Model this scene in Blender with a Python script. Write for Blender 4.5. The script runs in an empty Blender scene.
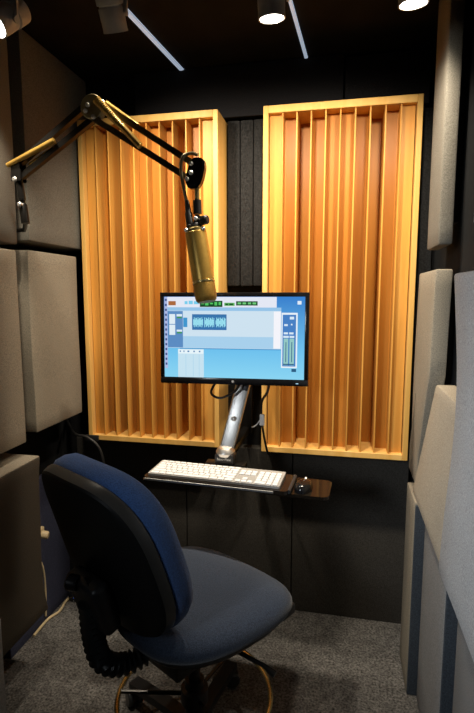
import bpy, bmesh, math, random
from mathutils import Vector, Matrix, noise
random.seed(7)
S = bpy.context.scene
COL = S.collection
R = math.radians

# ------------------------------------------------------------------ materials
def new_mat(name):
    m = bpy.data.materials.new(name); m.use_nodes = True
    return m, m.node_tree.nodes, m.node_tree.links, m.node_tree.nodes['Principled BSDF']

def plain(name, col, rough=.5, metal=0, spec=.5, scale=60, var=.12, bump=.0):
    """colour with a little procedural mottling"""
    m, n, l, b = new_mat(name)
    b.inputs['Roughness'].default_value = rough; b.inputs['Metallic'].default_value = metal
    b.inputs['Specular IOR Level'].default_value = spec
    tc = n.new('ShaderNodeTexCoord'); nz = n.new('ShaderNodeTexNoise')
    nz.inputs['Scale'].default_value = scale; nz.inputs['Detail'].default_value = 4
    l.new(tc.outputs['Object'], nz.inputs['Vector'])
    cr = n.new('ShaderNodeValToRGB')
    cr.color_ramp.elements[0].position = .3; cr.color_ramp.elements[1].position = .7
    cr.color_ramp.elements[0].color = tuple(c*(1-var) for c in col)+(1,)
    cr.color_ramp.elements[1].color = tuple(min(1, c*(1+var)) for c in col)+(1,)
    l.new(nz.outputs['Fac'], cr.inputs['Fac']); l.new(cr.outputs['Color'], b.inputs['Base Color'])
    if bump:
        bp = n.new('ShaderNodeBump'); bp.inputs['Strength'].default_value = bump; bp.inputs['Distance'].default_value = .002
        l.new(nz.outputs['Fac'], bp.inputs['Height']); l.new(bp.outputs['Normal'], b.inputs['Normal'])
    return m

def fabric(name, col, scale=380, var=.3, bump=.5, sheen=.0, big=.12):
    m, n, l, b = new_mat(name)
    b.inputs['Roughness'].default_value = .95; b.inputs['Specular IOR Level'].default_value = .12
    b.inputs['Sheen Weight'].default_value = sheen
    tc = n.new('ShaderNodeTexCoord')
    a = n.new('ShaderNodeTexNoise'); a.inputs['Scale'].default_value = scale; a.inputs['Detail'].default_value = 3
    c = n.new('ShaderNodeTexNoise'); c.inputs['Scale'].default_value = 5; c.inputs['Detail'].default_value = 3
    l.new(tc.outputs['Object'], a.inputs['Vector']); l.new(tc.outputs['Object'], c.inputs['Vector'])
    cr = n.new('ShaderNodeValToRGB')
    cr.color_ramp.elements[0].position = .32; cr.color_ramp.elements[1].position = .68
    cr.color_ramp.elements[0].color = tuple(x*(1-var) for x in col)+(1,)
    cr.color_ramp.elements[1].color = tuple(min(1, x*(1+var)) for x in col)+(1,)
    l.new(a.outputs['Fac'], cr.inputs['Fac'])
    mp = n.new('ShaderNodeMapRange'); mp.inputs['To Min'].default_value = 1-big; mp.inputs['To Max'].default_value = 1+big
    l.new(c.outputs['Fac'], mp.inputs['Value'])
    mx = n.new('ShaderNodeMix'); mx.data_type = 'RGBA'; mx.blend_type = 'MULTIPLY'; mx.inputs['Factor'].default_value = 1
    l.new(cr.outputs['Color'], mx.inputs['A']); l.new(mp.outputs['Result'], mx.inputs['B'])
    l.new(mx.outputs['Result'], b.inputs['Base Color'])
    bp = n.new('ShaderNodeBump'); bp.inputs['Strength'].default_value = bump; bp.inputs['Distance'].default_value = .002
    l.new(a.outputs['Fac'], bp.inputs['Height']); l.new(bp.outputs['Normal'], b.inputs['Normal'])
    return m

def wood(name, c0, c1, rough=.42):
    m, n, l, b = new_mat(name)
    b.inputs['Roughness'].default_value = rough; b.inputs['Specular IOR Level'].default_value = .18
    tc = n.new('ShaderNodeTexCoord'); mp = n.new('ShaderNodeMapping')
    mp.inputs['Scale'].default_value = (26, 26, 1.3)
    oi = n.new('ShaderNodeObjectInfo')
    l.new(tc.outputs['Object'], mp.inputs['Vector'])
    ad = n.new('ShaderNodeVectorMath'); ad.operation = 'ADD'
    sc = n.new('ShaderNodeMath'); sc.operation = 'MULTIPLY'; sc.inputs[1].default_value = 37
    l.new(oi.outputs['Random'], sc.inputs[0]); l.new(mp.outputs['Vector'], ad.inputs[0]); l.new(sc.outputs[0], ad.inputs[1])
    nz = n.new('ShaderNodeTexNoise'); nz.inputs['Scale'].default_value = 1; nz.inputs['Detail'].default_value = 6
    nz.inputs['Distortion'].default_value = .6
    l.new(ad.outputs['Vector'], nz.inputs['Vector'])
    cr = n.new('ShaderNodeValToRGB')
    cr.color_ramp.elements[0].position = .3; cr.color_ramp.elements[1].position = .72
    cr.color_ramp.elements[0].color = c0+(1,); cr.color_ramp.elements[1].color = c1+(1,)
    l.new(nz.outputs['Fac'], cr.inputs['Fac'])
    mr = n.new('ShaderNodeMapRange'); mr.inputs['To Min'].default_value = .84; mr.inputs['To Max'].default_value = 1.1
    l.new(oi.outputs['Random'], mr.inputs['Value'])
    mx = n.new('ShaderNodeMix'); mx.data_type = 'RGBA'; mx.blend_type = 'MULTIPLY'; mx.inputs['Factor'].default_value = 1
    l.new(cr.outputs['Color'], mx.inputs['A']); l.new(mr.outputs['Result'], mx.inputs['B'])
    l.new(mx.outputs['Result'], b.inputs['Base Color'])
    return m

def glow(name, col, k=1.0):
    m = bpy.data.materials.new(name); m.use_nodes = True
    n, l = m.node_tree.nodes, m.node_tree.links
    n.remove(n['Principled BSDF'])
    e = n.new('ShaderNodeEmission'); e.inputs['Color'].default_value = col+(1,); e.inputs['Strength'].default_value = k
    l.new(e.outputs['Emission'], n['Material Output'].inputs['Surface'])
    return m

def srgb(r, g, b):
    f = lambda c: ((c/255+.055)/1.055)**2.4 if c > 10 else c/255/12.92
    return (f(r), f(g), f(b))

M = dict(
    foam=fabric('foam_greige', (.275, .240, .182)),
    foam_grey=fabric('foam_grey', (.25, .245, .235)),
    foam_shaded=fabric('foam_shaded', (.165, .152, .125)),  # greige foam darkened: shade of the upper walls put into the colour
    foam_lit=fabric('foam_lit', (.36, .31, .235)),  # greige foam lightened: strong light on the right wall in the colour
    foam_lit_cool=fabric('foam_lit_cool', (.38, .38, .375)),  # same foam, paler and greyer: cool light painted into the colour
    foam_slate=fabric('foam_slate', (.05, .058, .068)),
    foam_shaded_low=fabric('foam_shaded_low', (.066, .055, .041)),  # greige foam darkened where the lamp beam falls off, low on the left
    foam_dark=fabric('foam_charcoal', (.022, .022, .022), scale=160, var=.4),
    foam_navy=fabric('foam_navy', (.055, .06, .10)),
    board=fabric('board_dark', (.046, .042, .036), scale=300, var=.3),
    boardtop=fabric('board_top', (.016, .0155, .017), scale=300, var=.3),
    wallblack=plain('wall_black', (.012, .012, .012), .9, spec=.1),
    ceil=plain('ceiling_black', (.014, .0125, .011), .85, spec=.1, scale=8, var=.25),
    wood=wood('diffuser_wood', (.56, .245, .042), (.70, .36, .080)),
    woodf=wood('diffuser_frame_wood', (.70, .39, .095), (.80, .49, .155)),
    woodshade=wood('well_wood_shaded', (.40, .145, .018), (.52, .215, .034)),  # same wood, deeper orange: shade inside the wells painted in
    blackp=plain('black_plastic', (.014, .014, .015), .42, scale=200, var=.2),
    gloss=plain('gloss_black', (.008, .008, .009), .16, scale=50),
    blackm=plain('black_metal', (.022, .02, .018), .3, metal=.6),
    gold=plain('gold_metal', (.60, .37, .08), .34, metal=.6, scale=90, var=.08),
    brass=plain('brass_metal', (.66, .50, .20), .25, metal=.8, scale=90),
    rod=plain('rod_metal', (.13, .105, .065), .36, metal=.5),
    olive=plain('bronze_metal', (.42, .35, .19), .38, metal=.6),
    goldgrille=plain('gold_grille', (.42, .24, .045), .5, metal=.7, scale=700, var=.5, bump=.6),
    steel=plain('polished_steel', (.76, .74, .70), .36, metal=1, scale=30, var=.08),
    white=plain('white_plastic', (.86, .86, .86), .45, scale=120, var=.04),
    alu=plain('aluminium', (.72, .70, .66), .35, metal=.7, scale=90, var=.04),
    plate=plain('key_plate_grey', (.42, .40, .37), .5, scale=90, var=.05),
    beige=plain('beige_plate', (.66, .54, .36), .5, scale=90, var=.08),
    fixture=plain('fixture_grey', (.50, .49, .46), .45, scale=80, var=.05),
    darkslot=plain('slot_black', (.006, .006, .006), .7),
    blue=fabric('blue_back_fabric', (.024, .056, .150), scale=330, var=.35, sheen=.15, big=.05),
    blueseat_lit=fabric('blue_fabric_lit_seat', (.032, .044, .070), scale=330, var=.35, sheen=.3, big=.05),  # chair blue greyed: warm light and grazing sheen mixed into the colour
    tray=plain('smoked_tray', (.020, .015, .011), .12, spec=.6, scale=20, var=.2),
    shelfbrown=plain('smoked_shelf', (.013, .010, .007), .1, spec=.6, scale=20, var=.2),
    cream=plain('cream_cable', (.66, .52, .30), .5, scale=60),
    blackshell=plain('back_shell_plastic', (.004, .004, .004), .5, spec=.12, scale=240, var=.15),
    rubber=plain('black_rubber', (.036, .040, .042), .28, scale=120),
    rimlit=plain('lit_rim_plastic', (.020, .019, .017), .36, spec=.5, scale=240, var=.15),  # lighter than the shell: painted highlight along its rim
    cable=plain('black_cable', (.014, .013, .012), .45),
    strip=plain('ceiling_seam_glow', (.72, .78, .84), .5, scale=40, var=.05),
    lens=glow('lamp_lens', (1.0, .93, .78), 9),
    lensdim=glow('lamp_lens_centre', (1.0, .96, .86), 16),
    blueled=glow('blue_led', (.08, .2, .9), .8),
    texts=plain('print_white', (.7, .7, .68), .6, var=.02),
)

def carpet():
    m, n, l, b = new_mat('carpet_grey')
    b.inputs['Roughness'].default_value = 1; b.inputs['Specular IOR Level'].default_value = .05
    tc = n.new('ShaderNodeTexCoord')
    a = n.new('ShaderNodeTexNoise'); a.inputs['Scale'].default_value = 120; a.inputs['Detail'].default_value = 4; a.inputs['Roughness'].default_value = .7
    c = n.new('ShaderNodeTexNoise'); c.inputs['Scale'].default_value = 28; c.inputs['Detail'].default_value = 4
    l.new(tc.outputs['Object'], a.inputs['Vector']); l.new(tc.outputs['Object'], c.inputs['Vector'])
    cr = n.new('ShaderNodeValToRGB')
    cr.color_ramp.elements[0].position = .34; cr.color_ramp.elements[1].position = .66
    cr.color_ramp.elements[0].color = (.036, .034, .031, 1); cr.color_ramp.elements[1].color = (.25, .238, .222, 1)
    l.new(a.outputs['Fac'], cr.inputs['Fac'])
    mp = n.new('ShaderNodeMapRange'); mp.inputs['From Min'].default_value = .3; mp.inputs['From Max'].default_value = .7
    mp.inputs['To Min'].default_value = .72; mp.inputs['To Max'].default_value = 1.25
    l.new(c.outputs['Fac'], mp.inputs['Value'])
    mx = n.new('ShaderNodeMix'); mx.data_type = 'RGBA'; mx.blend_type = 'MULTIPLY'; mx.inputs['Factor'].default_value = 1
    l.new(cr.outputs['Color'], mx.inputs['A']); l.new(mp.outputs['Result'], mx.inputs['B'])
    l.new(mx.outputs['Result'], b.inputs['Base Color'])
    bp = n.new('ShaderNodeBump'); bp.inputs['Strength'].default_value = .9; bp.inputs['Distance'].default_value = .006
    l.new(a.outputs['Fac'], bp.inputs['Height']); l.new(bp.outputs['Normal'], b.inputs['Normal'])
    return m
M['carpet'] = carpet()

_b = M['strip'].node_tree.nodes['Principled BSDF']; _b.inputs['Emission Color'].default_value = (.62, .78, 1, 1); _b.inputs['Emission Strength'].default_value = .42  # strips glow bluish, standing for daylight leaking through ceiling seams

# ------------------------------------------------------------------ mesh helpers
def link(name, bm, mat, parent=None, smooth=35):
    me = bpy.data.meshes.new(name); bmesh.ops.recalc_face_normals(bm, faces=bm.faces[:])
    bm.to_mesh(me); bm.free()
    if smooth:
        for p in me.polygons: p.use_smooth = True
        me.set_sharp_from_angle(angle=R(smooth))
    me.materials.append(M[mat] if isinstance(mat, str) else mat)
    o = bpy.data.objects.new(name, me); COL.objects.link(o)
    if parent: o.parent = parent
    return o

def box(bm, x0, x1, y0, y1, z0, z1, bev=0, seg=2, mtx=None):
    t = bmesh.new()
    vs = [t.verts.new((x, y, z)) for x in (x0, x1) for y in (y0, y1) for z in (z0, z1)]
    for f in ((0,1,3,2), (4,6,7,5), (0,4,5,1), (2,3,7,6), (0,2,6,4), (1,5,7,3)): t.faces.new([vs[i] for i in f])
    bmesh.ops.recalc_face_normals(t, faces=t.faces[:])
    if bev: bmesh.ops.bevel(t, geom=t.edges[:], offset=bev, segments=seg, affect='EDGES', profile=.5)
    if mtx: t.transform(mtx)
    merge(bm, t)

def merge(bm, t):
    me = bpy.data.meshes.new('tmp'); t.to_mesh(me); t.free(); bm.from_mesh(me); bpy.data.meshes.remove(me)

def frame_of(d):
    d = d.normalized(); up = Vector((0,0,1)) if abs(d.z) < .95 else Vector((0,1,0))
    a = d.cross(up).normalized(); return a, a.cross(d).normalized()

def tube(bm, pts, r, n=12, cap=True, sq=None):
    """tube along a polyline; r a number or list; sq=(w,h) half sizes for a rectangular bar"""
    pts = [Vector(p) for p in pts]; rs = r if isinstance(r, (list, tuple)) else [r]*len(pts)
    rings = []; a_prev = None
    for i, p in enumerate(pts):
        d = (pts[min(i+1, len(pts)-1)]-pts[max(i-1, 0)])
        a, b = frame_of(d)
        if a_prev is not None:
            dn = d.normalized(); a = (a_prev-dn*a_prev.dot(dn)).normalized(); b = a.cross(dn).normalized()
        a_prev = a
        if sq: ring = [bm.verts.new(p+a*sx*sq[0]+b*sy*sq[1]) for sx, sy in ((1,1), (-1,1), (-1,-1), (1,-1))]
        else: ring = [bm.verts.new(p+(a*math.cos(t)+b*math.sin(t))*rs[i]) for t in (2*math.pi*k/n for k in range(n))]
        rings.append(ring)
    m = len(rings[0])
    for q, s in zip(rings, rings[1:]):
        for k in range(m): bm.faces.new((q[k], q[(k+1)%m], s[(k+1)%m], s[k]))
    if cap: bm.faces.new(rings[0][::-1]); bm.faces.new(rings[-1])

def spline(pts, n=10):
    pts = [Vector(p) for p in pts]; out = []
    P = [pts[0]*2-pts[1]]+pts+[pts[-1]*2-pts[-2]]
    for i in range(1, len(P)-2):
        for k in range(n):
            t = k/n; a, b, c, d = P[i-1], P[i], P[i+1], P[i+2]
            out.append(.5*((2*b)+(c-a)*t+(2*a-5*b+4*c-d)*t*t+(3*b-a-3*c+d)*t**3))
    out.append(pts[-1]); return out

def lathe(bm, prof, n=24, mtx=None):
    """prof: list of (r, z) from bottom to top"""
    t = bmesh.new(); rings = []
    for r, z in prof:
        if r < 1e-5: rings.append([t.verts.new((0,0,z))])
        else: rings.append([t.verts.new((r*math.cos(2*math.pi*k/n), r*math.sin(2*math.pi*k/n), z)) for k in range(n)])
    for q, s in zip(rings, rings[1:]):
        for k in range(n):
            k2 = (k+1)%n
            if len(q) == 1 and len(s) == 1: continue
            if len(q) == 1: t.faces.new((q[0], s[k2], s[k]))
            elif len(s) == 1: t.faces.new((q[k], q[k2], s[0]))
            else: t.faces.new((q[k], q[k2], s[k2], s[k]))
    if len(rings[0]) > 1: t.faces.new(rings[0][::-1])
    if len(rings[-1]) > 1: t.faces.new(rings[-1])
    if mtx: t.transform(mtx)
    merge(bm, t)

def aim(p, d):
    """matrix that puts local +Z along d at p"""
    return Matrix.Translation(Vector(p)) @ Vector(d).to_track_quat('Z', 'Y').to_matrix().to_4x4()

def empty(name, loc, label, cat, group=None, rotz=0):
    o = bpy.data.objects.new(name, None); COL.objects.link(o); o.empty_display_size = .05
    o.location = loc; o.rotation_euler = (0, 0, rotz); return tag(o, label, cat, group)
def tag(o, label, cat, group=None):
    o['label'] = label; o['category'] = cat
    if group: o['group'] = group
    return o
def part(name, mat, parent, fn, smooth=35):
    bm = bmesh.new(); fn(bm); o = link(name, bm, mat, parent, smooth)
    return o
def under(o, parent):
    """parent a part whose mesh was written in world space"""
    o.parent = parent; o.matrix_parent_inverse = parent.matrix_world.inverted() if parent.matrix_world != Matrix() else Matrix.Translation(-parent.location)
    return o
def structure(name, mat, fn):
    o = part(name, mat, None, fn); o['kind'] = 'structure'; return o

# ------------------------------------------------------------------ room shell
XL, XR, YB, YF, ZC = -1.20, .335, 2.03, -.95, 2.25
structure('floor', 'carpet', lambda b: box(b, XL-.1, XR+.1, YF-.1, YB+.1, -.08, 0))
structure('ceiling', 'ceil', lambda b: box(b, XL-.1, XR+.1, YF-.1, YB+.1, ZC, ZC+.08))
structure('wall_back', 'wallblack', lambda b: box(b, XL-.1, XR+.1, YB, YB+.1, 0, ZC))
structure('wall_left', 'wallblack', lambda b: box(b, XL-.1, XL, YF, YB, 0, ZC))
structure('wall_right', 'wallblack', lambda b: box(b, XR, XR+.1, YF, YB, 0, ZC))
structure('wall_front', 'wallblack', lambda b: box(b, XL-.1, XR+.1, YF-.1, YF, 0, ZC))

def strip(b, p, q, w):
    d = (Vector(q)-Vector(p)).normalized(); a = Vector((-d.y, d.x, 0))
    t = bmesh.new()
    tube(t, [p, q], 0, sq=(w, .004)); merge(b, t)
structure('seam_glow_1', 'strip', lambda b: strip(b, (-.6815, 1.545, ZC-.005), (-.637, 1.995, ZC-.005), .0075))
structure('seam_glow_2', 'strip', lambda b: strip(b, (-.178, 1.50, ZC-.005), (-.1455, 2.02, ZC-.005), .0055))

# ------------------------------------------------------------------ foam panels
def foam(name, x0, x1, y0, y1, z0, z1, mat, label, group=None, warp=(0, 0), seed=0, bev=.006, skew=None, cat='acoustic panel'):
    """a foam slab cut into small cells and bent a little; skew(x,y,z)->(x,y,z) shapes it further"""
    bm = bmesh.new(); nx, ny, nz = 2, 5, 14
    def P(i, j, k): return Vector((x0+(x1-x0)*i/nx, y0+(y1-y0)*j/ny, z0+(z1-z0)*k/nz))
    V = {}
    def v(i, j, k):
        if (i, j, k) not in V: V[i, j, k] = bm.verts.new(P(i, j, k))
        return V[i, j, k]
    for i in range(nx):
        for k in range(nz):
            for j in (0, ny): bm.faces.new((v(i,j,k), v(i+1,j,k), v(i+1,j,k+1), v(i,j,k+1)))
    for j in range(ny):
        for k in range(nz):
            for i in (0, nx): bm.faces.new((v(i,j,k), v(i,j+1,k), v(i,j+1,k+1), v(i,j,k+1)))
    for i in range(nx):
        for j in range(ny):
            for k in (0, nz): bm.faces.new((v(i,j,k), v(i+1,j,k), v(i+1,j+1,k), v(i,j+1,k)))
    bmesh.ops.recalc_face_normals(bm, faces=bm.faces[:])
    sharp = [e for e in bm.edges if len(e.link_faces) == 2 and e.calc_face_angle() > 1]
    if bev: bmesh.ops.bevel(bm, geom=sharp, offset=bev, segments=2, affect='EDGES', profile=.5)
    for w in bm.verts:
        x, y, z = w.co
        t = (z-z0)/(z1-z0)
        dy = warp[0]*math.sin(math.pi*t) + warp[0]*.5*noise.noise(Vector((seed, t*2.6, 0)))
        dx = warp[1]*math.sin(math.pi*t) + warp[1]*.6*noise.noise(Vector((seed+9, t*2.2, y*2)))
        fx = (x-x0)/(x1-x0); fx = 1-fx if x0 > 0 else fx
        w.co = Vector((x+dx*fx, y+dy, z))
        if skew: w.co = Vector(skew(*w.co))
    o = link(name, bm, mat, None, 40)
    if x0 > 0: part('mounting_block', 'darkslot', o, lambda b: box(b, x1-.002, XR, y0+.07, y1-.07, z0+.07, z1-.07))
    return tag(o, label, cat, group)

G = 'fabric acoustic panels on the side walls'
FL = -1.05
foam('acoustic_panel', XL, FL, .72, 1.475, 1.525, 2.235, 'foam_shaded', 'tall greige acoustic panel on left wall under the left edge spotlight', G, (.006, 0), 1)
foam('acoustic_panel', XL, FL-.004, 1.545, 1.985, 1.545, 2.235, 'foam_shaded', 'greige acoustic panel in the upper left corner behind the microphone boom arm', G, (.003, 0), 2)
foam('acoustic_panel', XL+.004, FL, .70, 1.465, .852, 1.505, 'foam', 'greige acoustic panel at mid height on left wall, cut by the picture edge', G, (-.006, .004), 3)
foam('acoustic_panel', XL+.002, FL, 1.525, 1.845, .868, 1.512, 'foam', 'greige acoustic panel at mid height on left wall with slanting boom shadow', G, (-.010, .004), 4)
foam('acoustic_panel', XL+.001, -1.0, .80, 1.468, .235, .805, 'foam_shaded_low', 'low shaded greige acoustic panel standing out from left wall beside the chair', G, (-.026, 0), 5,
     skew=lambda x, y, z: (x, y, z))
part('lit_top', 'foam', bpy.data.objects['acoustic_panel.004'], lambda b: box(b, XL+.012, -1.004, .81, 1.464, .80, .8075, .002, 1))  # paler slab paints the light falling on the panel's top face
foam('acoustic_panel', -.985, -.93, .62, 1.138, .0, .44, 'foam_grey', 'low grey panel showing only its edge at the bottom left corner', G, (0, 0), 6)
foam('acoustic_panel', XL+.001, -1.175, 1.475, 1.90, .0, .62, 'foam_navy', 'dark navy panel on left wall behind the cream power plug', G, (0, 0), 7, bev=.003)

GR = 'fabric acoustic panels on the right wall'
foam('acoustic_panel', .268, .306, 1.50, 1.69, 1.50, 2.24, 'foam_shaded', 'tall narrow grey panel on right wall beside the wooden diffuser top', GR, (.004, 0), 11)
foam('acoustic_panel', .265, .312, 1.50, 1.80, .72, 1.432, 'foam', 'narrow curved panel right of the wooden diffuser at monitor height', GR, (.0, .0), 12,
     skew=lambda x, y, z: (x-.004*math.sin((z-.72)/.71*3.1), y+(.16*min(1, max(0, (1.13-z)/.33)) if y < 1.7 else 0), z))
foam('acoustic_panel', .262, .318, 1.13, 1.497, .735, 1.10, 'foam_lit', 'beige panel on right wall with bright top edge, tilted at its bottom', GR, (0, 0), 13,
     skew=lambda x, y, z: (x+.018-.039*(1.10-z)/.365, y+(.085*(1.10-z)/.365 if y > 1.3 else 0), z))
foam('acoustic_panel', .240, .30, .55, 1.135, .725, 1.405, 'foam_lit_cool', 'large cool grey panel on right wall nearest the camera at mid height', GR, (0, .012), 14)
foam('acoustic_panel', .25, .30, .45, 1.055, 1.495, 2.2, 'foam_lit_cool', 'grey panel on upper right wall showing only its lower corner', GR, (0, 0), 15)
foam('acoustic_panel', .256, .325, 1.615, 1.80, .0, .685, 'foam', 'low panel on right wall with pale edge next to the dark floor boards', GR, (.0, .0), 16, bev=.004)
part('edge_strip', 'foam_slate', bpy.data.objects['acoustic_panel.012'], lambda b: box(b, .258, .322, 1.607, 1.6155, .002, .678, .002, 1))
foam('acoustic_panel', .288, .326, 1.275, 1.600, .0, .72, 'foam_grey', 'low grey panel on right wall between two dark vertical gaps', GR, (.0, .0), 17, bev=.004)
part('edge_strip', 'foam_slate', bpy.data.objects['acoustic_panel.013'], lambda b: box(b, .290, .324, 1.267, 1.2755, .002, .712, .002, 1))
foam('acoustic_panel', .300, .330, .75, 1.19, .0, .715, 'foam_grey', 'low grey panel on right wall at the bottom right corner', GR, (.0, .0), 18, bev=.004)

# back wall boards
GB = 'dark boards along the back wall'
def board(x0, x1, z0, z1, label, y0=1.982):
    bm = bmesh.new(); box(bm, x0, x1, y0, YB, z0, z1, .002, 1)
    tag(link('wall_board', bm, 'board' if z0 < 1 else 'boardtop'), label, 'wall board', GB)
board(-.174, .286, .0, .715, 'dark floor standing board under the right wooden diffuser')
board(-.640, -.178, .0, .715, 'dark floor standing board behind the keyboard tray and chair seat')
board(-1.165, -.644, .0, .715, 'dark floor standing board in the left corner behind the chair back')
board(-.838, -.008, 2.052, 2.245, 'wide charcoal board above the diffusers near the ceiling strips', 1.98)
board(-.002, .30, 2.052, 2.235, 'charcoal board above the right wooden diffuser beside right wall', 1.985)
def corr(bm):
    n = 3; x0, x1 = -.455, -.296
    w = (x1-x0)/n
    for k in range(n): box(bm, x0+k*w+.001, x0+(k+1)*w-.001, 1.985, YB, 1.395, 2.04, .006, 2)
tag(part('foam_strip', 'foam_dark', None, corr), 'black foam strip on back wall above the monitor between the two wooden diffusers', 'foam strip')
tag(part('foam_strip', 'foam_dark', None, lambda b: box(b, .283, .33, 1.97, YB, .72, 2.03, .005, 2)), 'narrow dark foam strip in back right corner beside the right diffuser', 'foam strip')

# ------------------------------------------------------------------ wooden diffusers
QR = [1, 4, 9, 5, 3, 3, 5, 9, 4, 1]
def diffuser(x0, x1, z0, z1, label):
    y0, y1 = 1.86, YB-.004
    root = empty('wood_diffuser', ((x0+x1)/2, y0, z0), label, 'diffuser', 'wooden well diffusers on the back wall')
    hw, h, d = (x1-x0)/2, z1-z0, y1-y0
    t = .019
    for s in (-1, 1):
        part('side_panel', 'woodf', root, lambda b: box(b, min(s*hw, s*(hw-t)), max(s*hw, s*(hw-t)), 0, d, 0, h, .0015, 1))
    part('top_panel', 'woodf', root, lambda b: box(b, -hw+t, hw-t, .0, d, h-.026, h, .0015, 1))
    part('bottom_panel', 'woodf', root, lambda b: box(b, -hw+t, hw-t, .0, d, 0, .022, .0015, 1))
    part('back_panel', 'woodshade', root, lambda b: box(b, -hw+t, hw-t, d-.008, d, .022, h-.026))
    n = 10; w = (2*hw-2*t)/n; f = .0055
    for k in range(1, n):
        x = -hw+t+k*w
        part('fin', 'wood', root, lambda b: box(b, x-f/2, x+f/2, .006, d-.008, .022, h-.026, .0012, 1))
    for k in range(n):
        a = -hw+t+k*w+f/2; c = a+w-f
        y = .012+.0145*QR[k]
        part('well_slat', 'woodshade' if QR[k] > 1 else 'wood', root, lambda b: box(b, a+.0004, c-.0004, y, y+.012, .022, h-.026))
    return root
dl = diffuser(-1.034, -.462, .747, 2.042, 'wooden slatted diffuser behind the microphone and boom arm')
dr = diffuser(-.291, .262, .743, 2.040, 'wooden slatted diffuser beside the grey panels, right of the monitor')
part('corner_clip', 'blackp', dl, lambda b: box(b, -.286-.012, -.238, -.013, -.0005, -.004, .022, .003, 2))

# ------------------------------------------------------------------ monitor
def rect(name, mat, parent, u0, v0, u1, v1, lay):
    """flat rectangle on the screen: u right, v down, both 0..1"""
    W, H = .4805, .2755
    x0, x1 = -W/2+u0*W, -W/2+u1*W; z0, z1 = H/2-v1*H, H/2-v0*H
    return part(name, mat, parent, lambda b: box(b, x0, x1, -.0008-.0003*lay, -.0002, z0, z1), 0)
mon = empty('monitor', (-.343, 1.585, 1.2145), 'black framed flat monitor showing audio editing windows on light blue', 'monitor', rotz=R(1.5))
mon.rotation_euler = (R(-1.5), 0, R(3.5)); mon.scale = (.972, 1, .978)
MW, MH = .5100, .3120
def bez(b):
    t = .0135
    sx, st, sb = MW/2, MH/2, -MH/2
    box(b, -sx, sx, -.012, .012, MH/2-.0145, MH/2, .002, 2)
    box(b, -sx, sx, -.012, .012, -MH/2, -MH/2+.0225, .002, 2)
    box(b, -sx, -sx+t+.001, -.012, .012, -MH/2+.02, MH/2-.012, .002, 2)
    box(b, sx-t-.001, sx, -.012, .012, -MH/2+.02, MH/2-.012, .002, 2)
part('bezel', 'gloss', mon, bez)
part('back_shell', 'blackp', mon, lambda b: (box(b, -MW/2+.003, MW/2-.003, .0095, .03, -MH/2+.003, MH/2-.003, .006, 2), box(b, -.12, .12, .028, .055, -.10, .10, .01, 2)))
part('mount_plate', 'blackm', mon, lambda b: box(b, -.05, .05, .055, .063, -.05, .05, .002, 1))
part('logo', 'alu', mon, lambda b: lathe(b, [(.0045, 0), (.0045, .0008)], 16, Matrix.Translation((.0, -.0122, -MH/2+.011)) @ Matrix.Rotation(R(90), 4, 'X')))
part('power_light', glow('power_led', (.5, .8, 1), 1), mon, lambda b: box(b, .214, .222, -.0126, -.0118, -MH/2+.008, -MH/2+.0105))

def screen_mat():
    m = bpy.data.materials.new('screen_blue'); m.use_nodes = True
    n, l = m.node_tree.nodes, m.node_tree.links; n.remove(n['Principled BSDF'])
    tc = n.new('ShaderNodeTexCoord'); sp = n.new('ShaderNodeSeparateXYZ'); l.new(tc.outputs['Object'], sp.inputs[0])
    mr = n.new('ShaderNodeMapRange'); mr.inputs['From Min'].default_value = -.14; mr.inputs['From Max'].default_value = .14
    l.new(sp.outputs['Z'], mr.inputs['Value'])
    cr = n.new('ShaderNodeValToRGB')
    cr.color_ramp.elements[0].color = srgb(140, 214, 243)+(1,); cr.color_ramp.elements[1].color = srgb(58, 128, 205)+(1,)
    e2 = cr.color_ramp.elements.new(.35); e2.color = srgb(112, 194, 238)+(1,)
    l.new(mr.outputs['Result'], cr.inputs['Fac'])
    e = n.new('ShaderNodeEmission'); l.new(cr.outputs['Color'], e.inputs['Color'])
    l.new(e.outputs['Emission'], n['Material Output'].inputs['Surface']); return m
scr = part('screen', screen_mat(), mon, lambda b: box(b, -.2405, .2405, -.0105, -.006, -.1335, .142), 0)
scr.location = (0, 0, 0)
# windows sit on the glass as flat lit areas
scp = bpy.data.objects.new('display', None)
def G_(r, g, b_, k=1.0): return glow('ui_%d_%d_%d' % (r, g, b_), srgb(r, g, b_), k)
UIM = {}
def ui(name, rgb, x0, y0, x1, y1, lay=1, parent=None):
    """pixel box in the magnified view of the screen (368 x 213)"""
    if rgb not in UIM: UIM[rgb] = G_(*rgb)
    o = rect(name, UIM[rgb], None, (x0-40)/370, (y0-46)/213, (x1-40)/370, (y1-46)/213, lay)
    o.parent = scr; o.location = (0, -.0103, .0043)
    return o
def ui_many(name, rgb, boxes, lay):
    if rgb not in UIM: UIM[rgb] = G_(*rgb)
    W, H = .4805, .2755
    def fn(b):
        for x0, y0, x1, y1 in boxes:
            u0, v0, u1, v1 = (x0-40)/370, (y0-46)/213, (x1-40)/370, (y1-46)/213
            box(b, -W/2+u0*W, -W/2+u1*W, -.0008-.0003*lay, -.0002, H/2-v1*H, H/2-v0*H)
    o = part(name, UIM[rgb], scr, fn, 0); o.location = (0, -.0103, .0043); return o
ui('tool_palette', (176, 186, 226), 41, 47, 49, 236, 1)
ui_many('palette_icons', (60, 84, 140), [(42.5, 52+i*13, 47.5, 58+i*13) for i in range(14)], 2)
ui('toolbar', (228, 232, 244), 49, 47, 338, 74, 1)
ui('toolbar_ruler', (150, 196, 232), 49, 74, 350, 83, 2)
ui('record_button', (170, 104, 62), 52, 58, 72, 69, 3)
ui_many('transport_buttons', (120, 205, 236), [(96, 58, 104, 66), (107, 57, 118, 66), (121, 58, 134, 66)], 3)
ui('time_counter', (22, 72, 38), 137, 57, 197, 73, 3)
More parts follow.
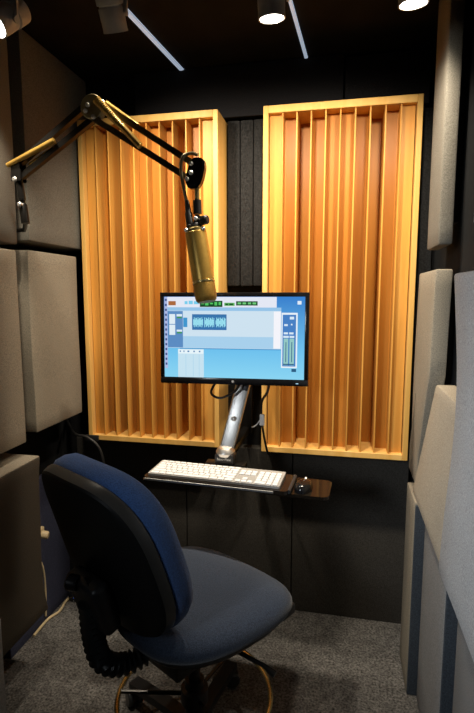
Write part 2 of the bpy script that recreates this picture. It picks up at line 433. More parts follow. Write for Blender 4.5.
ui_many('counter_digits', (84, 196, 96), [(141, 60, 148, 66), (151, 60, 160, 69), (164, 62, 172, 66), (176, 60, 183, 69), (187, 60, 193, 68)], 4)
ui('grid_field', (92, 178, 92), 202, 62, 229, 70, 3)
ui_many('grid_digits', (20, 70, 36), [(205, 64, 212, 68), (215, 64, 225, 68)], 4)
ui('length_field', (30, 74, 44), 233, 58, 289, 69, 3)
ui_many('length_digits', (110, 200, 120), [(237, 61, 246, 66), (250, 61, 259, 66), (264, 61, 272, 66), (276, 61, 285, 66)], 4)
ui('edit_window', (206, 226, 240), 50, 83, 350, 181, 2)
ui('window_shadow_edge', (70, 150, 205), 82, 180, 350, 183.5, 1)
ui('track_list', (92, 140, 194), 50, 84, 91, 180, 3)
ui_many('track_boxes', (222, 236, 244), [(54, 92, 70, 118), (54, 120, 70, 147), (74, 92, 89, 98), (74, 133, 89, 138)], 4)
for bx in [(75, 99, 88, 103), (75, 139, 88, 143)]: ui('track_level', (70, 150, 80), *bx, 4)
ui('track_lane', (168, 208, 236), 91, 150, 330, 180, 3)
ui('track_marker', (64, 150, 206), 92, 101, 103, 126, 4)
ui('audio_clip', (58, 116, 172), 116, 92, 208, 133, 4)
wv = []
for c0 in (119, 149, 179):
    for k in range(13):
        a = (.35+.65*abs(math.sin(k*1.9+c0)))*13
        wv.append((c0+k*2.05, 113-a, c0+k*2.05+1.7, 113+a))
ui_many('waveform', (160, 232, 246), wv, 5)
ui('region_list', (244, 244, 250), 331, 84, 349, 179, 3)
ui('mix_window', (198, 226, 240), 77, 184, 147, 259, 2)
ui('mix_header', (230, 244, 250), 78, 185, 146, 196, 3)
ui_many('mix_icons', (84, 130, 180), [(82, 188, 85, 192), (92, 188, 95, 192), (103, 188, 108, 192), (119, 188, 123, 192), (134, 188, 138, 192)], 4)
ui_many('mix_lines', (160, 206, 232), [(98, 198, 99, 257), (118, 198, 119, 257), (134, 198, 135, 257)], 3)
ui('channel_window', (230, 240, 248), 351, 87, 392, 229, 2)
ui('channel_face', (72, 128, 196), 354, 92, 388, 225, 3)
for bx in [(372, 97, 383, 104), (358, 116, 367, 121), (375, 115, 379, 119), (357, 137, 368, 142), (371, 137, 382, 142), (356, 146, 370, 151), (372, 146, 384, 151)]: ui('channel_button', (216, 234, 246), *bx, 4)
ui_many('channel_meters', (148, 200, 196), [(357, 153, 369, 222), (372, 153, 384, 222)], 4)
ui_many('meter_marks', (40, 92, 132), [(362, 162, 364, 214), (377, 162, 379, 214), (356, 218, 384, 221)], 5)
ui('desktop_icon', (226, 238, 248), 391, 57, 401, 66, 2)
ui('desktop_note', (44, 92, 128), 378, 231, 390, 239, 2)

# ------------------------------------------------------------------ arm that carries monitor and keyboard tray
arm = empty('monitor_stand', (-.36, 1.6, .80), 'polished metal stand arm from monitor down to the keyboard tray', 'arm')
def W(name, mat, parent, fn, smooth=35):
    o = part(name, mat, parent, fn, smooth)
    o.location = -parent.location if parent.parent is None else (0, 0, 0)
    return o
def rot_parent_fix(o, root): o.matrix_parent_inverse = root.matrix_basis.inverted(); o.location = (0, 0, 0)
A0, A1 = Vector((-.366, 1.585, .838)), Vector((-.311, 1.668, 1.105))
def barframe(t):
    d = (A1-A0).normalized(); x = Vector((1, 0, 0)); x = (x-d*x.dot(d)).normalized(); y = d.cross(x)
    m = Matrix((x, y, d)).transposed().to_4x4(); return Matrix.Translation(A0+(A1-A0)*t) @ m
def bar(b):
    box(b, -.025, .025, -.010, .010, 0, (A1-A0).length, .006, 3, barframe(0))
W('arm_bar', 'steel', arm, bar)
def barcap(b):
    box(b, .002, .022, -.0135, .0, 0, .040, .003, 2, barframe(.72))
W('arm_cover', 'blackp', arm, barcap)
W('arm_bolt', 'alu', arm, lambda b: lathe(b, [(0, -.002), (.009, 0), (.009, .004), (.006, .006), (0, .006)], 16, barframe(.36) @ Matrix.Translation((0, -.010, 0)) @ Matrix.Rotation(R(90), 4, 'X')))
W('monitor_joint', 'blackm', arm, lambda b: (lathe(b, [(.022, 0), (.022, .05), (.018, .055)], 20, aim((-.311, 1.680, 1.085), (0, 0, 1))), box(b, -.365, -.305, 1.664, 1.680, 1.12, 1.24, .004, 2)))
W('shoulder_joint', 'steel', arm, lambda b: lathe(b, [(.032, 0), (.033, .010), (.028, .018), (.022, .024), (0, .026)], 24, aim((-.369, 1.577, .822), (0, -.15, 1))))
def plate(b):
    box(b, -.402, -.336, 1.549, 1.600, .790, .826, .006, 2)
base = W('arm_base', 'blackp', arm, plate)
def txt(b):
    cu = bpy.data.curves.new('t', 'FONT'); cu.body = 'Neo-Flex'; cu.size = .0125; cu.extrude = .0003; cu.align_x = 'CENTER'
    o = bpy.data.objects.new('t', cu); COL.objects.link(o)
    dg = bpy.context.evaluated_depsgraph_get(); me = bpy.data.meshes.new_from_object(o.evaluated_get(dg))
    me.transform(Matrix.Translation((-.369, 1.5483, .806)) @ Matrix.Rotation(R(90), 4, 'X'))
    b.from_mesh(me); bpy.data.objects.remove(o); bpy.data.meshes.remove(me)
tx = part('lettering', 'texts', base, txt, 0)
W('tilt_bracket', 'blackm', arm, lambda b: box(b, -.44, -.30, 1.566, 1.61, .756, .788, .003, 2))
W('wall_post', 'blackm', arm, lambda b: (box(b, -.40, -.345, 1.955, 1.985, .78, 1.35, .004, 2), box(b, -.335, -.295, 1.66, 1.72, 1.13, 1.23, .004, 2), box(b, -.333, -.30, 1.70, 1.96, 1.15, 1.21, .004, 2), box(b, -.385, -.355, 1.60, 1.97, .785, .815, .004, 2)))

# cables under the monitor
tag(part('monitor_cable', 'cable', None, lambda b: tube(b, spline([(-.395, 1.63, 1.085), (-.425, 1.60, 1.03), (-.39, 1.585, 1.012), (-.345, 1.60, 1.032), (-.325, 1.615, 1.06)]), .0042, 8)), 'black cable looping below the monitor left of the steel arm', 'cable', 'cables under the monitor')
tag(part('monitor_cable', 'cable', None, lambda b: tube(b, spline([(-.225, 1.63, 1.08), (-.235, 1.63, 1.03), (-.262, 1.68, .98), (-.268, 1.74, .88), (-.262, 1.86, .735), (-.258, 1.99, .722)]), .0045, 8)), 'black cable hanging down below the monitor right of the steel arm', 'cable', 'cables under the monitor')
tag(part('cable_tie', 'white', None, lambda b: (tube(b, spline([(-.300, 1.70, .884), (-.285, 1.70, .893), (-.268, 1.70, .915)]), .0025, 6), box(b, -.272, -.254, 1.695, 1.703, .893, .935, .003, 2))), 'white cable tie tail hanging beside the steel monitor arm', 'cable tie')

# ------------------------------------------------------------------ keyboard tray, keyboard, mouse
ty = Vector((-.376, 1.477, .775)); TR = R(-3.6)
tray = empty('keyboard_tray', ty, 'smoked dark keyboard tray with a smaller mouse shelf at its right', 'tray', rotz=TR)
def slab(b, x0, x1, y0, y1, z0, z1, r, side='both'):
    """rounded-corner plate"""
    n = 6; pts = []
    def arc(cx, cy, a0):
        for k in range(n+1):
            a = R(a0+90*k/n); pts.append((cx+r*math.cos(a), cy+r*math.sin(a)))
    arc(x1-r, y1-r, 0)
    if side == 'both': arc(x0+r, y1-r, 90); arc(x0+r, y0+r, 180)
    else: pts.append((x0, y1)); pts.append((x0, y0))
    arc(x1-r, y0+r, 270)
    lo = [b.verts.new((x, y, z0)) for x, y in pts]; hi = [b.verts.new((x, y, z1)) for x, y in pts]
    b.faces.new(lo[::-1]); b.faces.new(hi)
    for k in range(len(pts)): b.faces.new((lo[k], lo[(k+1)%len(pts)], hi[(k+1)%len(pts)], hi[k]))
part('keyboard_shelf', 'tray', tray, lambda b: slab(b, -.227, .242, -.068, .074, -.008, .004, .014))
part('shelf_edge', 'rubber', tray, lambda b: tube(b, [(.243, -.055, -.002), (.2435, .078, -.002)], .0065, 10))
part('mouse_shelf', 'shelfbrown', tray, lambda b: slab(b, .16, .362, -.048, .092, -.020, -.010, .022))
part('shelf_lip', 'brass' if False else 'steel', tray, lambda b: box(b, -.225, .20, -.0700, -.0675, -.006, .001, .0008, 1))

KZ = .7802
kb = empty('keyboard', (-.376, 1.480, KZ), 'white full size keyboard on the smoked tray below the monitor', 'keyboard', rotz=TR)
KW, KD = .432, .118
def kbase(b):
    t = bmesh.new(); slab(t, -KW/2, KW/2, -KD/2, KD/2, 0, .007, .006)
    for v in t.verts:
        if v.co.z > .001: v.co.z += .004*(v.co.y+KD/2)/KD
    merge(b, t)
part('key_plate', 'plate', kb, kbase)
part('navigation_plate', 'beige', kb, lambda b: box(b, .0755, .128, -.050, .040, .0075, .0082, mtx=Matrix.Rotation(R(1.9), 4, 'X')))
part('back_rail', 'white', kb, lambda b: tube(b, [(-KW/2+.006, KD/2-.007, .004), (KW/2-.006, KD/2-.007, .004)], .0045, 10))
keyme = {}
def key(x, y, w, d):
    kk = (round(w, 4), round(d, 4))
    if kk not in keyme:
        bm = bmesh.new(); box(bm, -w/2, w/2, -d/2, d/2, 0, .0042, .0012, 1)
        o = link('key', bm, 'white', kb, 30); keyme[kk] = o
    else:
        o = keyme[kk].copy(); COL.objects.link(o); o.parent = kb
    o.location = (x, y, .0066+.004*(y+KD/2)/KD)
u = .0190; g = .0030; kd = .0185
x0 = -KW/2+.007; yrow = [KD/2-.012-i*.0191 for i in range(6)]
main = 14.6*u
def krow(y, ws, xs, d=kd):
    x = xs
    for w in ws:
        if w > 0: key(x+w/2, y, w-g, d-g)
        x += abs(w)
krow(yrow[0], [main/13]*13, x0, .0135)
krow(yrow[1], [u]*13+[1.6*u], x0)
krow(yrow[2], [1.6*u]+[u]*13, x0)
krow(yrow[3], [1.85*u]+[u]*11+[1.75*u], x0)
krow(yrow[4], [2.35*u]+[u]*10+[2.25*u], x0)
krow(yrow[5], [1.5*u, 1.2*u, 1.4*u, 6.4*u, 1.4*u, 1.2*u, 1.5*u], x0)
xn = x0+main+.005
krow(yrow[1], [u]*3, xn); krow(yrow[2], [u]*3, xn)
krow(yrow[4], [-u, u], xn); krow(yrow[5], [u]*3, xn)
xp = xn+3*u+.005
wp = (KW/2-.006-xp)/4
for i in range(1, 5): krow(yrow[i], [wp]*4, xp)
krow(yrow[5], [wp*2, wp, wp], xp)

mo = empty('computer_mouse', (-.095, 1.468, .7662), 'shiny black computer mouse on the small right shelf', 'mouse', rotz=R(-8))
def mouse(b):
    n, m = 20, 10; rings = []
    for i in range(m+1):
        t = i/m*math.pi/2; ring = []
        for k in range(n):
            a = 2*math.pi*k/n
            x = .0265*math.cos(a)*(1-.10*math.sin(a))*math.cos(t)**.6; y = .054*math.sin(a)*math.cos(t)**.6
            z = .024*math.sin(t)**.8*(1-.25*(y/.05)) if i else 0
            ring.append(b.verts.new((x, y, z)))
        rings.append(ring)
    for q, s in zip(rings, rings[1:]):
        for k in range(n): b.faces.new((q[k], q[(k+1)%n], s[(k+1)%n], s[k]))
    b.faces.new(rings[0][::-1]); b.faces.new(rings[-1])
    bmesh.ops.remove_doubles(b, verts=b.verts[:], dist=1e-5)
part('shell', 'gloss', mo, mouse, 60)
part('scroll_wheel', 'alu', mo, lambda b: lathe(b, [(.007, -.003), (.0078, 0), (.007, .003)], 16, Matrix.Translation((0, .030, .0160)) @ Matrix.Rotation(R(90), 4, 'Y')))
part('button_seam', 'steel', mo, lambda b: tube(b, [(0, .042, .0140), (0, .018, .0218), (0, -.002, .0248)], .0007, 6))

# ------------------------------------------------------------------ microphone boom
J0, J1, J2 = Vector((-.980, 1.40, 1.735)), Vector((-.712, 1.385, 1.897)), Vector((-.417, 1.36, 1.702))
boom = empty('microphone_boom', (-1.0, 1.40, 1.55), 'black scissor boom arm with brass spring sleeves reaching from left wall', 'boom arm')
def pair(b, P, Q, off, w=.0068, ysh=.0):
    for s in (-1, 1):
        o = off*s+Vector((0, ysh*s, 0)); tube(b, [P+o, Q+o], 0, sq=(w, w))
dn1 = (J1-J0).cross(Vector((0, 1, 0))).normalized(); dn2 = (J2-J1).cross(Vector((0, 1, 0))).normalized()
if dn1.z < 0: dn1.negate()
if dn2.z < 0: dn2.negate()
W('lower_rod', 'blackm', boom, lambda b: tube(b, [J0+dn1*.018, J1+dn1*.020], 0, sq=(.0085, .0085)))
W('lower_rod', 'blackm', boom, lambda b: tube(b, [J0-dn1*.018, J1-dn1*.024], 0, sq=(.0085, .0085)))
W('upper_rod', 'rod', boom, lambda b: tube(b, [J1+dn2*.020, J2+dn2*.020], 0, sq=(.0085, .0085)))
W('upper_rod', 'rod', boom, lambda b: tube(b, [J1-dn2*.026, J2-dn2*.020], 0, sq=(.0085, .0085)))
def spring(P, Q, r0, r1):
    def fn(b):
        n = 60; pts = [P+(Q-P)*i/n for i in range(n+1)]
        rs = [(r0+(r1-r0)*i/n)*(1.0 if i % 2 else .90) for i in range(n+1)]; rs[0] = rs[-1] = .003
        tube(b, pts, rs, 12)
    return fn
yo = Vector((0, -.018, 0)); d1 = J1-J0; d2 = J2-J1
W('spring', 'gold', boom, spring(J0+yo+dn1*.028-d1*.05, J0+yo-dn1*.008+d1*.52, .0075, .0095))
W('spring', 'gold', boom, spring(J0-yo*.6+dn1*.002+d1*.12, J0-yo*.6-dn1*.012+d1*.60, .006, .008))
W('spring', 'gold', boom, spring(J1+yo+dn2*.022+d2*.01, J1+yo-dn2*.020+d2*.56, .0130, .0095))
W('spring', 'gold', boom, spring(J1-yo*.3+dn2*.028+d2*.06, J1-yo*.3+dn2*.024+d2*.42, .0095, .0085))
def elbow(b):
    for s in (-1, 1):
        lathe(b, [(.033, -.002), (.035, 0), (.033, .002)], 24, aim(J1+Vector((-.002, .013*s, .0)), (0, 1, 0)))
W('elbow_plate', 'olive', boom, elbow)
def screwset(name, root, pts, r=.007):
    for p in pts: W(name, 'alu', root, screws([p], r))
def screws(pts, r=.007):
    def fn(b):
        for p in pts: lathe(b, [(r, 0), (r, .004), (r*.6, .007), (0, .0075)], 14, aim(p, (0, -1, 0)))
    return fn
screwset('elbow_screw', boom, [J1+Vector((-.020, -.015, -.012)), J1+Vector((.004, -.015, -.030)), J1+Vector((-.012, -.015, .004))], .0065)
def basej(b):
    for s in (-1, 1): box(b, -.998, -.964, 1.400+s*.014-.002, 1.400+s*.014+.002, 1.705, 1.765, .002, 1)
    tube(b, [(-.981, 1.40, 1.715), (-.973, 1.40, 1.65)], .011, 12)
W('base_fork', 'blackm', boom, basej)
W('base_post', 'blackm', boom, lambda b: (tube(b, [(-.966, 1.40, 1.585), (-.974, 1.40, 1.66)], .008, 14), lathe(b, [(.013, 0), (.013, .055), (.010, .06)], 16, aim((-.966, 1.40, 1.580), (-.1, 0, 1)))))
screwset('base_screw', boom, [Vector((-.985, 1.386, 1.71)), Vector((-.972, 1.386, 1.635))], .008)
W('wall_bracket', 'blackm', boom, lambda b: tube(b, [(-.966, 1.402, 1.59), (-1.04, 1.500, 1.575), (-1.198, 1.510, 1.57)], .007, 10))
# head
H = Vector((-.397, 1.35, 1.690))
def head(b):
    pts = []
    t = bmesh.new(); n = 28; prof = []
    for k in range(n):
        a = 2*math.pi*k/n; c, s = math.cos(a), math.sin(a)
        x = .024*abs(c)**.75*(1 if c > 0 else -1); z = .042*abs(s)**.75*(1 if s > 0 else -1)
        prof.append((x+.004*(z/.042), z))
    f = [t.verts.new((x, -.014, z)) for x, z in prof]; g_ = [t.verts.new((x, .014, z)) for x, z in prof]
    t.faces.new(f); t.faces.new(g_[::-1])
    for k in range(n): t.faces.new((f[k], f[(k+1)%n], g_[(k+1)%n], g_[k]))
    bmesh.ops.recalc_face_normals(t, faces=t.faces[:])
    bmesh.ops.bevel(t, geom=[e for e in t.edges if e.calc_face_angle() > 1], offset=.004, segments=2, affect='EDGES')
    t.transform(Matrix.Translation(H) @ Matrix.Rotation(R(8), 4, 'Y')); merge(b, t)
W('head_block', 'gloss', boom, head)
screwset('head_screw', boom, [H+Vector((-.010, -.0145, .024)), H+Vector((-.010, -.0145, .0)), H+Vector((-.022, -.0145, -.016))], .006)
W('swivel_shaft', 'brass', boom, lambda b: tube(b, [H+Vector((.002, 0, -.040)), H+Vector((.002, 0, -.076))], .0072, 14))
W('swivel_sleeve', 'blackp', boom, lambda b: tube(b, [H+Vector((.002, 0, -.070)), H+Vector((.003, 0, -.108))], [.0115, .012], 16))

# microphone
T0, T1 = Vector((-.399, 1.345, 1.534)), Vector((-.362, 1.322, 1.340))
mic = empty('microphone', T0, 'gold studio microphone hanging from the boom in front of the monitor', 'microphone')
ax = (T1-T0).normalized(); L = (T1-T0).length
def body(b): lathe(b, [(.0, 0), (.026, 0), (.0305, .006), (.0305, .138), (.0295, .139), (.0295, .143)], 32, aim(T0, ax))
W('body', 'gold', mic, body)
W('body_ring', 'brass', mic, lambda b: lathe(b, [(.0308, .1405), (.0315, .1425), (.0315, .145), (.0308, .147)], 32, aim(T0, ax)))
W('grille', 'goldgrille', mic, lambda b: lathe(b, [(.0300, .146), (.0303, .150), (.0303, L-.014), (.0285, L-.005), (.024, L), (0, L+.001)], 32, aim(T0, ax)))
W('top_collar', 'brass', mic, lambda b: lathe(b, [(.0, -.008), (.024, -.008), (.0295, -.003), (.0295, .003), (.026, .007)], 32, aim(T0, ax)))
def yoke(b):
    m = aim(T0, ax)
    lathe(b, [(0, -.020), (.020, -.020), (.022, -.014), (.022, -.010), (0, -.010)], 20, m)
    tube(b, [T0-ax*.018+Vector((.004, 0, 0)), T0+Vector((.006, .004, .045))], .0085, 12)
    box(b, -.026, .026, -.008, .008, -.017, -.010, .002, 1, m)
W('mount_yoke', 'blackp', mic, yoke)
W('mount_knob', 'blackp', mic, lambda b: (lathe(b, [(.0, -.012), (.011, -.012), (.013, -.006), (.013, .008), (.010, .012), (0, .012)], 12, aim(T0+Vector((.026, -.004, .030)), (1, -.25, .15))), tube(b, [T0+Vector((.006, 0, .030)), T0+Vector((.022, -.003, .030))], .004, 8)))
screwset('mount_screw', mic, [T0+Vector((.004, -.010, .034)), T0+Vector((.026, -.012, .006)), T0+Vector((-.020, -.02, .002))], .006)
P0 = T0+Vector((-.014, -.004, .012)); P1 = T0+Vector((-.024, .0, .085))
mcab = tag(part('microphone_cable', 'cable', None, lambda b: tube(b, spline([P1+Vector((0, 0, -.006)), P1+Vector((-.008, 0, .030)), H+Vector((-.038, -.018, .012)), H+Vector((-.030, -.020, .042)), H+Vector((-.008, -.018, .050)), H+Vector((.012, -.021, .044))], 8), .0048, 10)), 'dark cable looping over the boom head into the microphone', 'cable')
mcab.data.materials.clear(); mcab.data.materials.append(M['olive'])
pl = part('cable_plug', 'blackp', mcab, lambda b: tube(b, [P1, P1+(P0-P1)*.12, P1+(P0-P1)*.45, P1+(P0-P1)*.5, P0], [.0055, .007, .0085, .0105, .0105], 14))

# ------------------------------------------------------------------ track spotlights
def spot(loc, d, label, lit, energy=0, size=80, r=.0365, ln=.055, aimd=None):
    """housing hangs from the ceiling on a stem; d is the direction the lamp faces"""
    root = empty('track_spotlight', loc, label, 'spotlight', 'spotlights hanging from the ceiling')
    d = Vector(d).normalized(); m = aim((0, 0, 0), d)
    part('housing', 'fixture', root, lambda b: lathe(b, [(r*.96, .0), (r, .003), (r, ln*.55), (r*.985, ln*.56), (r*.985, ln-.006), (r, ln-.004), (r, ln), (r*.9, ln), (r*.88, ln-.008), (0, ln-.010)], 36, m))
    part('rear_cap', 'fixture', root, lambda b: lathe(b, [(0, -.052), (r*.75, -.050), (r*1.06, -.042), (r*1.06, -.006), (r*.9, -.005), (r*.9, 0)], 36, m))
    if lit: part('lens', 'lensdim' if lit > 1 else 'lens', root, lambda b: lathe(b, [(0, ln-.0065), (r*.86, ln-.0065), (r*.86, ln-.0055), (0, ln-.0055)], 32, m))
    s = Vector((0, 1, 0)).cross(d).normalized() if abs(d.x) > .5 else Vector((1, 0, 0))
    s = s-d*s.dot(d); s.normalize()
    top = ZC-loc[2]
    pv = d*.015
    def yoke(b):
        a = pv+s*(r+.004)
        tube(b, [a, Vector((a.x, a.y, min(top-.02, a.z+.085)))], 0, sq=(.007, .0035))
        tube(b, [Vector((a.x, a.y, min(top-.02, a.z+.085))), Vector((0, 0, min(top-.015, .09)))], 0, sq=(.006, .0035))
        lathe(b, [(.009, 0), (.009, .006), (0, .007)], 14, aim(a, s))
    part('yoke', 'fixture', root, yoke)
    part('stem', 'fixture', root, lambda b: tube(b, [(0, 0, min(top-.03, .055)), (0, 0, top-.02)], .008, 12))
    part('ceiling_mount', 'fixture', root, lambda b: lathe(b, [(.026, top-.022), (.028, top-.016), (.028, top-.001)], 24))
    if energy:
        ld = bpy.data.lights.new('spot_lamp', 'SPOT'); ld.energy = energy; ld.spot_size = R(size); ld.spot_blend = 1 if size > 120 else .9
        ld.shadow_soft_size = .028; ld.color = (1.0, .88, .71)
        lo = bpy.data.objects.new('spot_lamp', ld); COL.objects.link(lo); lo.parent = root
        dd = Vector(aimd).normalized() if aimd else d
        lo.location = d*(ln+.004); lo.rotation_euler = dd.to_track_quat('-Z', 'Y').to_euler()
    return root
spot((-.892, 1.27, 2.105), (-.34, -.62, -.70), 'grey spotlight at left wall aimed down into the corner', 2, 34, 82, aimd=(-.12, .16, -1), r=.034, ln=.055)
spot((-.645, 1.37, 2.152), (.0, .50, -.82), 'grey spotlight seen from behind above the left diffuser', 1, 46, 124, aimd=(.16, .80, -1), r=.035, ln=.058)
spot((-.196, 1.37, 2.136), (.03, .16, -1), 'lit grey spotlight between the two white ceiling strips', 2, 50, 140, aimd=(0.06, .66, -1), r=.036, ln=.058)
spot((.158, 1.37, 2.132), (.03, .14, -1), 'lit grey spotlight above the right wooden diffuser', 2, 39, 124, aimd=(-.30, .70, -1), r=.037, ln=.058)

# ------------------------------------------------------------------ office chair
ch = empty('office_chair', (-.37, 1.22, 0), 'blue fabric office chair with black shell facing the back wall', 'chair', rotz=R(-30))
def superloop(hw, hd, e, n=56):
    out = []
    for k in range(n):
        a = 2*math.pi*k/n; c, s = math.cos(a), math.sin(a)
        out.append((hw*abs(c)**(2/e)*(1 if c >= 0 else -1), hd*abs(s)**(2/e)*(1 if s >= 0 else -1)))
    return out
def pillow(b, loop, prof, bend):
    """prof: (scale, inset-free height); loop in plane; bend(x,y,h)->Vector"""
    rings = []
    for sc, h in prof:
        if sc <= 0: rings.append([b.verts.new(bend(0, 0, h))])
        else: rings.append([b.verts.new(bend(x*sc, y*sc, h)) for x, y in loop])
    n = len(loop)
    for q, s in zip(rings, rings[1:]):
        for k in range(n):
            k2 = (k+1)%n
            if len(q) == 1: b.faces.new((q[0], s[k2], s[k]))
            elif len(s) == 1: b.faces.new((q[k], q[k2], s[0]))
            else: b.faces.new((q[k], q[k2], s[k2], s[k]))
seatloop = [(x*(1+.15*y/.23), y+.008) for x, y in superloop(.222, .226, 2.8)]
SZ = .488
def seatbend(x, y, h):
    z = SZ+h - .40*max(0, y-.10)**2*6*.5 + .10*x*x - .02*max(0, -y-.1)
    return Vector((x, y, z))
prof_seat = [(0, 0), (.80, 0), (.93, .002), (.975, .010), (1.0, .024), (.995, .038), (.965, .050), (.90, .059), (.75, .0655), (.5, .068), (.25, .069), (0, .069)]
part('seat', 'blueseat_lit', ch, lambda b: pillow(b, seatloop, prof_seat, seatbend), 75)
def pan(b):
    lp = [(x*.95, y*.95) for x, y in seatloop]
    pillow(b, lp, [(0, -.026), (.80, -.026), (.92, -.020), (.97, -.006), (.97, .008), (0, .008)], seatbend)
    box(b, .10, .18, .165, .222, SZ-.042, SZ-.012, .004, 2)
part('seat_pan', 'blackp', ch, pan, 60)
BH, BC, LEAN = .205, Vector((-.050, -.214, .550)), R(16)
def backm(x, h, d):
    """x across, h up from the lower edge, d forward"""
    y = .55*x*x - .10*((h-.14)**2) + d
    p = Vector((x, y, h)); p.rotate(Matrix.Rotation(LEAN, 3, 'X').to_euler()); return BC+p
bl = [(x*(1-.06*(y/.21)), y) for x, y in superloop(.205, .212, 3.1)]
part('backrest', 'blue', ch, lambda b: pillow(b, bl, [(0, .012), (.85, .012), (1.0, .014), (1.035, .028), (1.035, .050), (1.0, .072), (.91, .087), (.7, .097), (.4, .101), (0, .102)], lambda x, y, h: backm(x, y+.215, h)), 75)
part('lit_rim', 'rimlit', ch, lambda b: pillow(b, bl, [(.996, -.0115), (1.018, .004), (1.018, .012), (1.0, .0165)], lambda x, y, h: backm(x, y+.215, h)), 26)
part('back_shell', 'blackshell', ch, lambda b: pillow(b, bl, [(0, -.022), (.6, -.0215), (.92, -.019), (.975, -.016), (.995, -.012), (1.015, .005), (1.015, .011), (1.0, .016), (.9, .018), (0, .018)], lambda x, y, h: backm(x, y+.215, h)), 26)
# back support bar in a ridged rubber sleeve
path = spline([(.0, -.08, .45), (-.015, -.16, .442), (-.028, -.225, .442), (-.040, -.278, .478), (-.048, -.294, .55), (-.050, -.298, .635)], 12)
part('support_bar', 'blackm', ch, lambda b: tube(b, path+[Vector((-.03, -.31, .70))], 0, sq=(.018, .006)))
def resample(pts, n):
    ds = [0]
    for p, q in zip(pts, pts[1:]): ds.append(ds[-1]+(q-p).length)
    out = []; j = 0
    for i in range(n):
        t = ds[-1]*i/(n-1)
        while j < len(pts)-2 and ds[j+1] < t: j += 1
        out.append(pts[j].lerp(pts[j+1], (t-ds[j])/(ds[j+1]-ds[j]+1e-9)))
    return out
def bellows(b):
    fine = resample([p for p in path if p.y < -.17], 17*4+1)
    tube(b, fine, [.0225+.0060*math.cos(i*math.pi/2) for i in range(len(fine))], 22)
part('bellows_sleeve', 'rubber', ch, bellows, 80)
def sup(b):
    m = Matrix.Translation(BC) @ Matrix.Rotation(LEAN, 4, 'X')
    box(b, -.07, .06, -.070, -.022, .03, .17, .016, 3, m)
part('back_bracket', 'blackp', ch, sup)
kn = part('adjusting_knob', 'blackp', ch, lambda b: (lathe(b, [(.0, 0), (.017, 0), (.019, .004), (.019, .024), (.015, .028), (0, .028)], 12, aim((-.066, -.318, .685), (-.85, -.5, .1))), tube(b, [(-.035, -.30, .685), (-.068, -.318, .685)], .008, 10)))
part('seat_mechanism', 'blackm', ch, lambda b: box(b, -.095, .065, -.13, .10, .375, .44, .008, 2))
part('lift_lever', 'blackm', ch, lambda b: tube(b, [(.05, .03, .40), (.20, .05, .395), (.235, .055, .385)], [.006, .006, .010], 10))
part('gas_column', 'blackm', ch, lambda b: (tube(b, [(0, 0, .09), (0, 0, .25)], .028, 20), tube(b, [(0, 0, .24), (0, 0, .39)], .018, 20)))
fr = .222
def ringf(b):
    n = 64; rr = .0075; m = 10; rings = []
    for k in range(n):
        a = 2*math.pi*k/n
        rings.append([b.verts.new(((fr+rr*math.cos(t))*math.cos(a), (fr+rr*math.cos(t))*math.sin(a), .20+rr*math.sin(t))) for t in (2*math.pi*j/m for j in range(m))])
    for k in range(n):
        for j in range(m): b.faces.new((rings[k][j], rings[(k+1)%n][j], rings[(k+1)%n][(j+1)%m], rings[k][(j+1)%m]))
ring = part('foot_ring', 'brass', ch, ringf, 80)
part('ring_hub', 'blackp', ring, lambda b: lathe(b, [(.029, .175), (.040, .178), (.040, .222), (.029, .226)], 20))
for k in range(3):
    a = R(100+120*k)
    part('ring_spoke', 'blackm', ring, lambda b: tube(b, [(.036*math.cos(a), .036*math.sin(a), .20), (fr*math.cos(a), fr*math.sin(a), .20)], .006, 8))
stb = part('star_base', 'blackp', ch, lambda b: lathe(b, [(.045, .065), (.05, .07), (.045, .115), (.032, .125)], 24))
for k in range(5):
    a = R(38+72*k)
    def leg(b):
        m = Matrix.Rotation(a, 4, 'Z')
        t = bmesh.new(); tube(t, [(.03, 0, .098), (.15, 0, .090), (.285, 0, .075)], 0, sq=(.020, .013)); 
        t.transform(m); merge(b, t)
    part('leg', 'blackp', stb, leg)
    cs = part('caster', 'blackp', ch, lambda b: (tube(b, [(.285*math.cos(a), .285*math.sin(a), .045), (.285*math.cos(a), .285*math.sin(a), .08)], .008, 10), box(b, -.010, .010, -.022, .022, .028, .052, .004, 2, Matrix.Translation((.285*math.cos(a), .285*math.sin(a), 0)) @ Matrix.Rotation(a+.6*k, 4, 'Z'))))
    for s in (-1, 1):
        q = a+.6*k
        c = Vector((.285*math.cos(a), .285*math.sin(a), .0265))+Vector((-math.sin(q), math.cos(q), 0))*0+Vector((math.cos(q), math.sin(q), 0))*.017*s
        part('wheel', 'rubber', cs, lambda b: lathe(b, [(0, -.008), (.022, -.008), (.026, -.004), (.026, .004), (.022, .008), (0, .008)], 20, aim(c, (math.cos(q), math.sin(q), 0))))

for o in list(ch.children):
    if o.name.split('.')[0] in ('gas_column', 'foot_ring', 'star_base', 'caster'): o.location = (-.030, .016, 0)
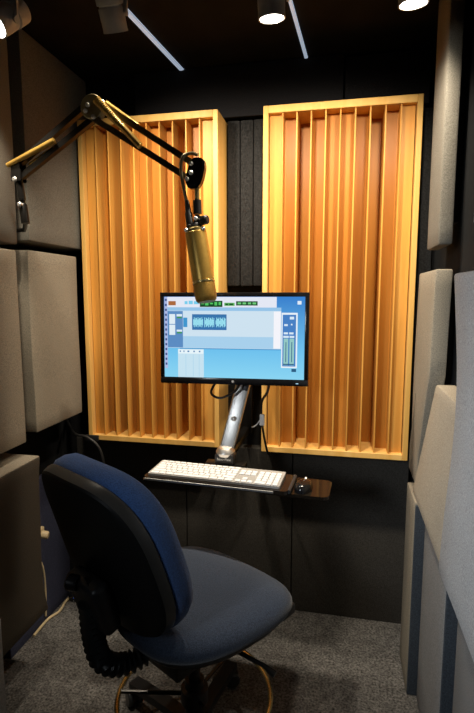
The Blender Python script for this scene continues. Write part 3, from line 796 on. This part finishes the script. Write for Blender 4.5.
# ------------------------------------------------------------------ small things on the left side
pg = empty('power_plug', (-1.16, 1.66, .44), 'cream multi plug with its cable on the navy panel', 'plug')
W('plug_body', 'cream', pg, lambda b: (box(b, -1.174, -1.142, 1.635, 1.675, .395, .435, .004, 2), box(b, -1.174, -1.155, 1.645, 1.662, .43, .475, .003, 2)))
W('plug_cap', 'cream', pg, lambda b: lathe(b, [(0, 0), (.016, 0), (.016, .02), (.012, .026), (0, .026)], 14, aim((-1.142, 1.655, .41), (1, .2, -.2))))
W('plug_cable', 'cream', pg, lambda b: tube(b, spline([(-1.16, 1.645, .40), (-1.160, 1.64, .34), (-1.155, 1.668, .26), (-1.160, 1.685, .16), (-1.168, 1.69, .03)]), .004, 8))
tag(part('floor_cable', 'cream', None, lambda b: tube(b, spline([(-1.165, 1.60, .006), (-1.168, 1.70, .006), (-1.150, 1.76, .006), (-1.160, 1.83, .006), (-1.15, 1.88, .006)]), .0055, 8)), 'cream cable lying along the foot of the navy panel', 'cable')
dv = empty('power_adapter', (-1.105, 1.87, 0), 'small black adapter with blue glints on carpet behind the chair', 'adapter')
part('adapter_case', 'gloss', dv, lambda b: box(b, -.05, .05, -.035, .035, .001, .04, .012, 3))
part('adapter_light', 'blueled', dv, lambda b: (box(b, -.020, .006, -.0362, -.034, .022, .027, 0), box(b, .012, .024, -.0362, -.034, .014, .020, 0)))
tag(part('hanging_cable', 'cable', None, lambda b: tube(b, spline([(-1.19, 1.95, .80), (-1.09, 1.84, .775), (-1.02, 1.82, .768), (-.965, 1.82, .72), (-.945, 1.82, .62), (-.96, 1.84, .50), (-1.02, 1.86, .45)]), .006, 8)), 'black cable arching below the left diffuser corner', 'cable')

# ------------------------------------------------------------------ light
def area(name, loc, rot, size, e, col, spread=180):
    d = bpy.data.lights.new(name, 'AREA'); d.energy = e; d.size = size; d.color = col
    o = bpy.data.objects.new(name, d); COL.objects.link(o); o.location = loc; o.rotation_euler = rot; d.spread = R(spread); return o
area('cool_fill', (-.90, -.60, 1.60), (R(74), 0, R(-36)), .4, 3.1, (.86, .93, 1.0), 48)  # unseen cool fill, added behind the camera to brighten the right wall
w = bpy.data.worlds.new('World'); S.world = w; w.use_nodes = True
w.node_tree.nodes['Background'].inputs['Color'].default_value = (.5, .55, .6, 1); w.node_tree.nodes['Background'].inputs['Strength'].default_value = .02

# ------------------------------------------------------------------ camera
cd = bpy.data.cameras.new('camera'); cam = bpy.data.objects.new('camera', cd); COL.objects.link(cam)
cd.sensor_fit = 'VERTICAL'; cd.sensor_height = 36; cd.lens = 490/713*36; cd.clip_start = .02
cam.location = (0, 0, 1.36); cam.rotation_euler = (R(90-7.2), 0, R(11.8))
S.camera = cam
S.view_settings.view_transform = 'Standard'; S.view_settings.look = 'None'; S.view_settings.exposure = 0
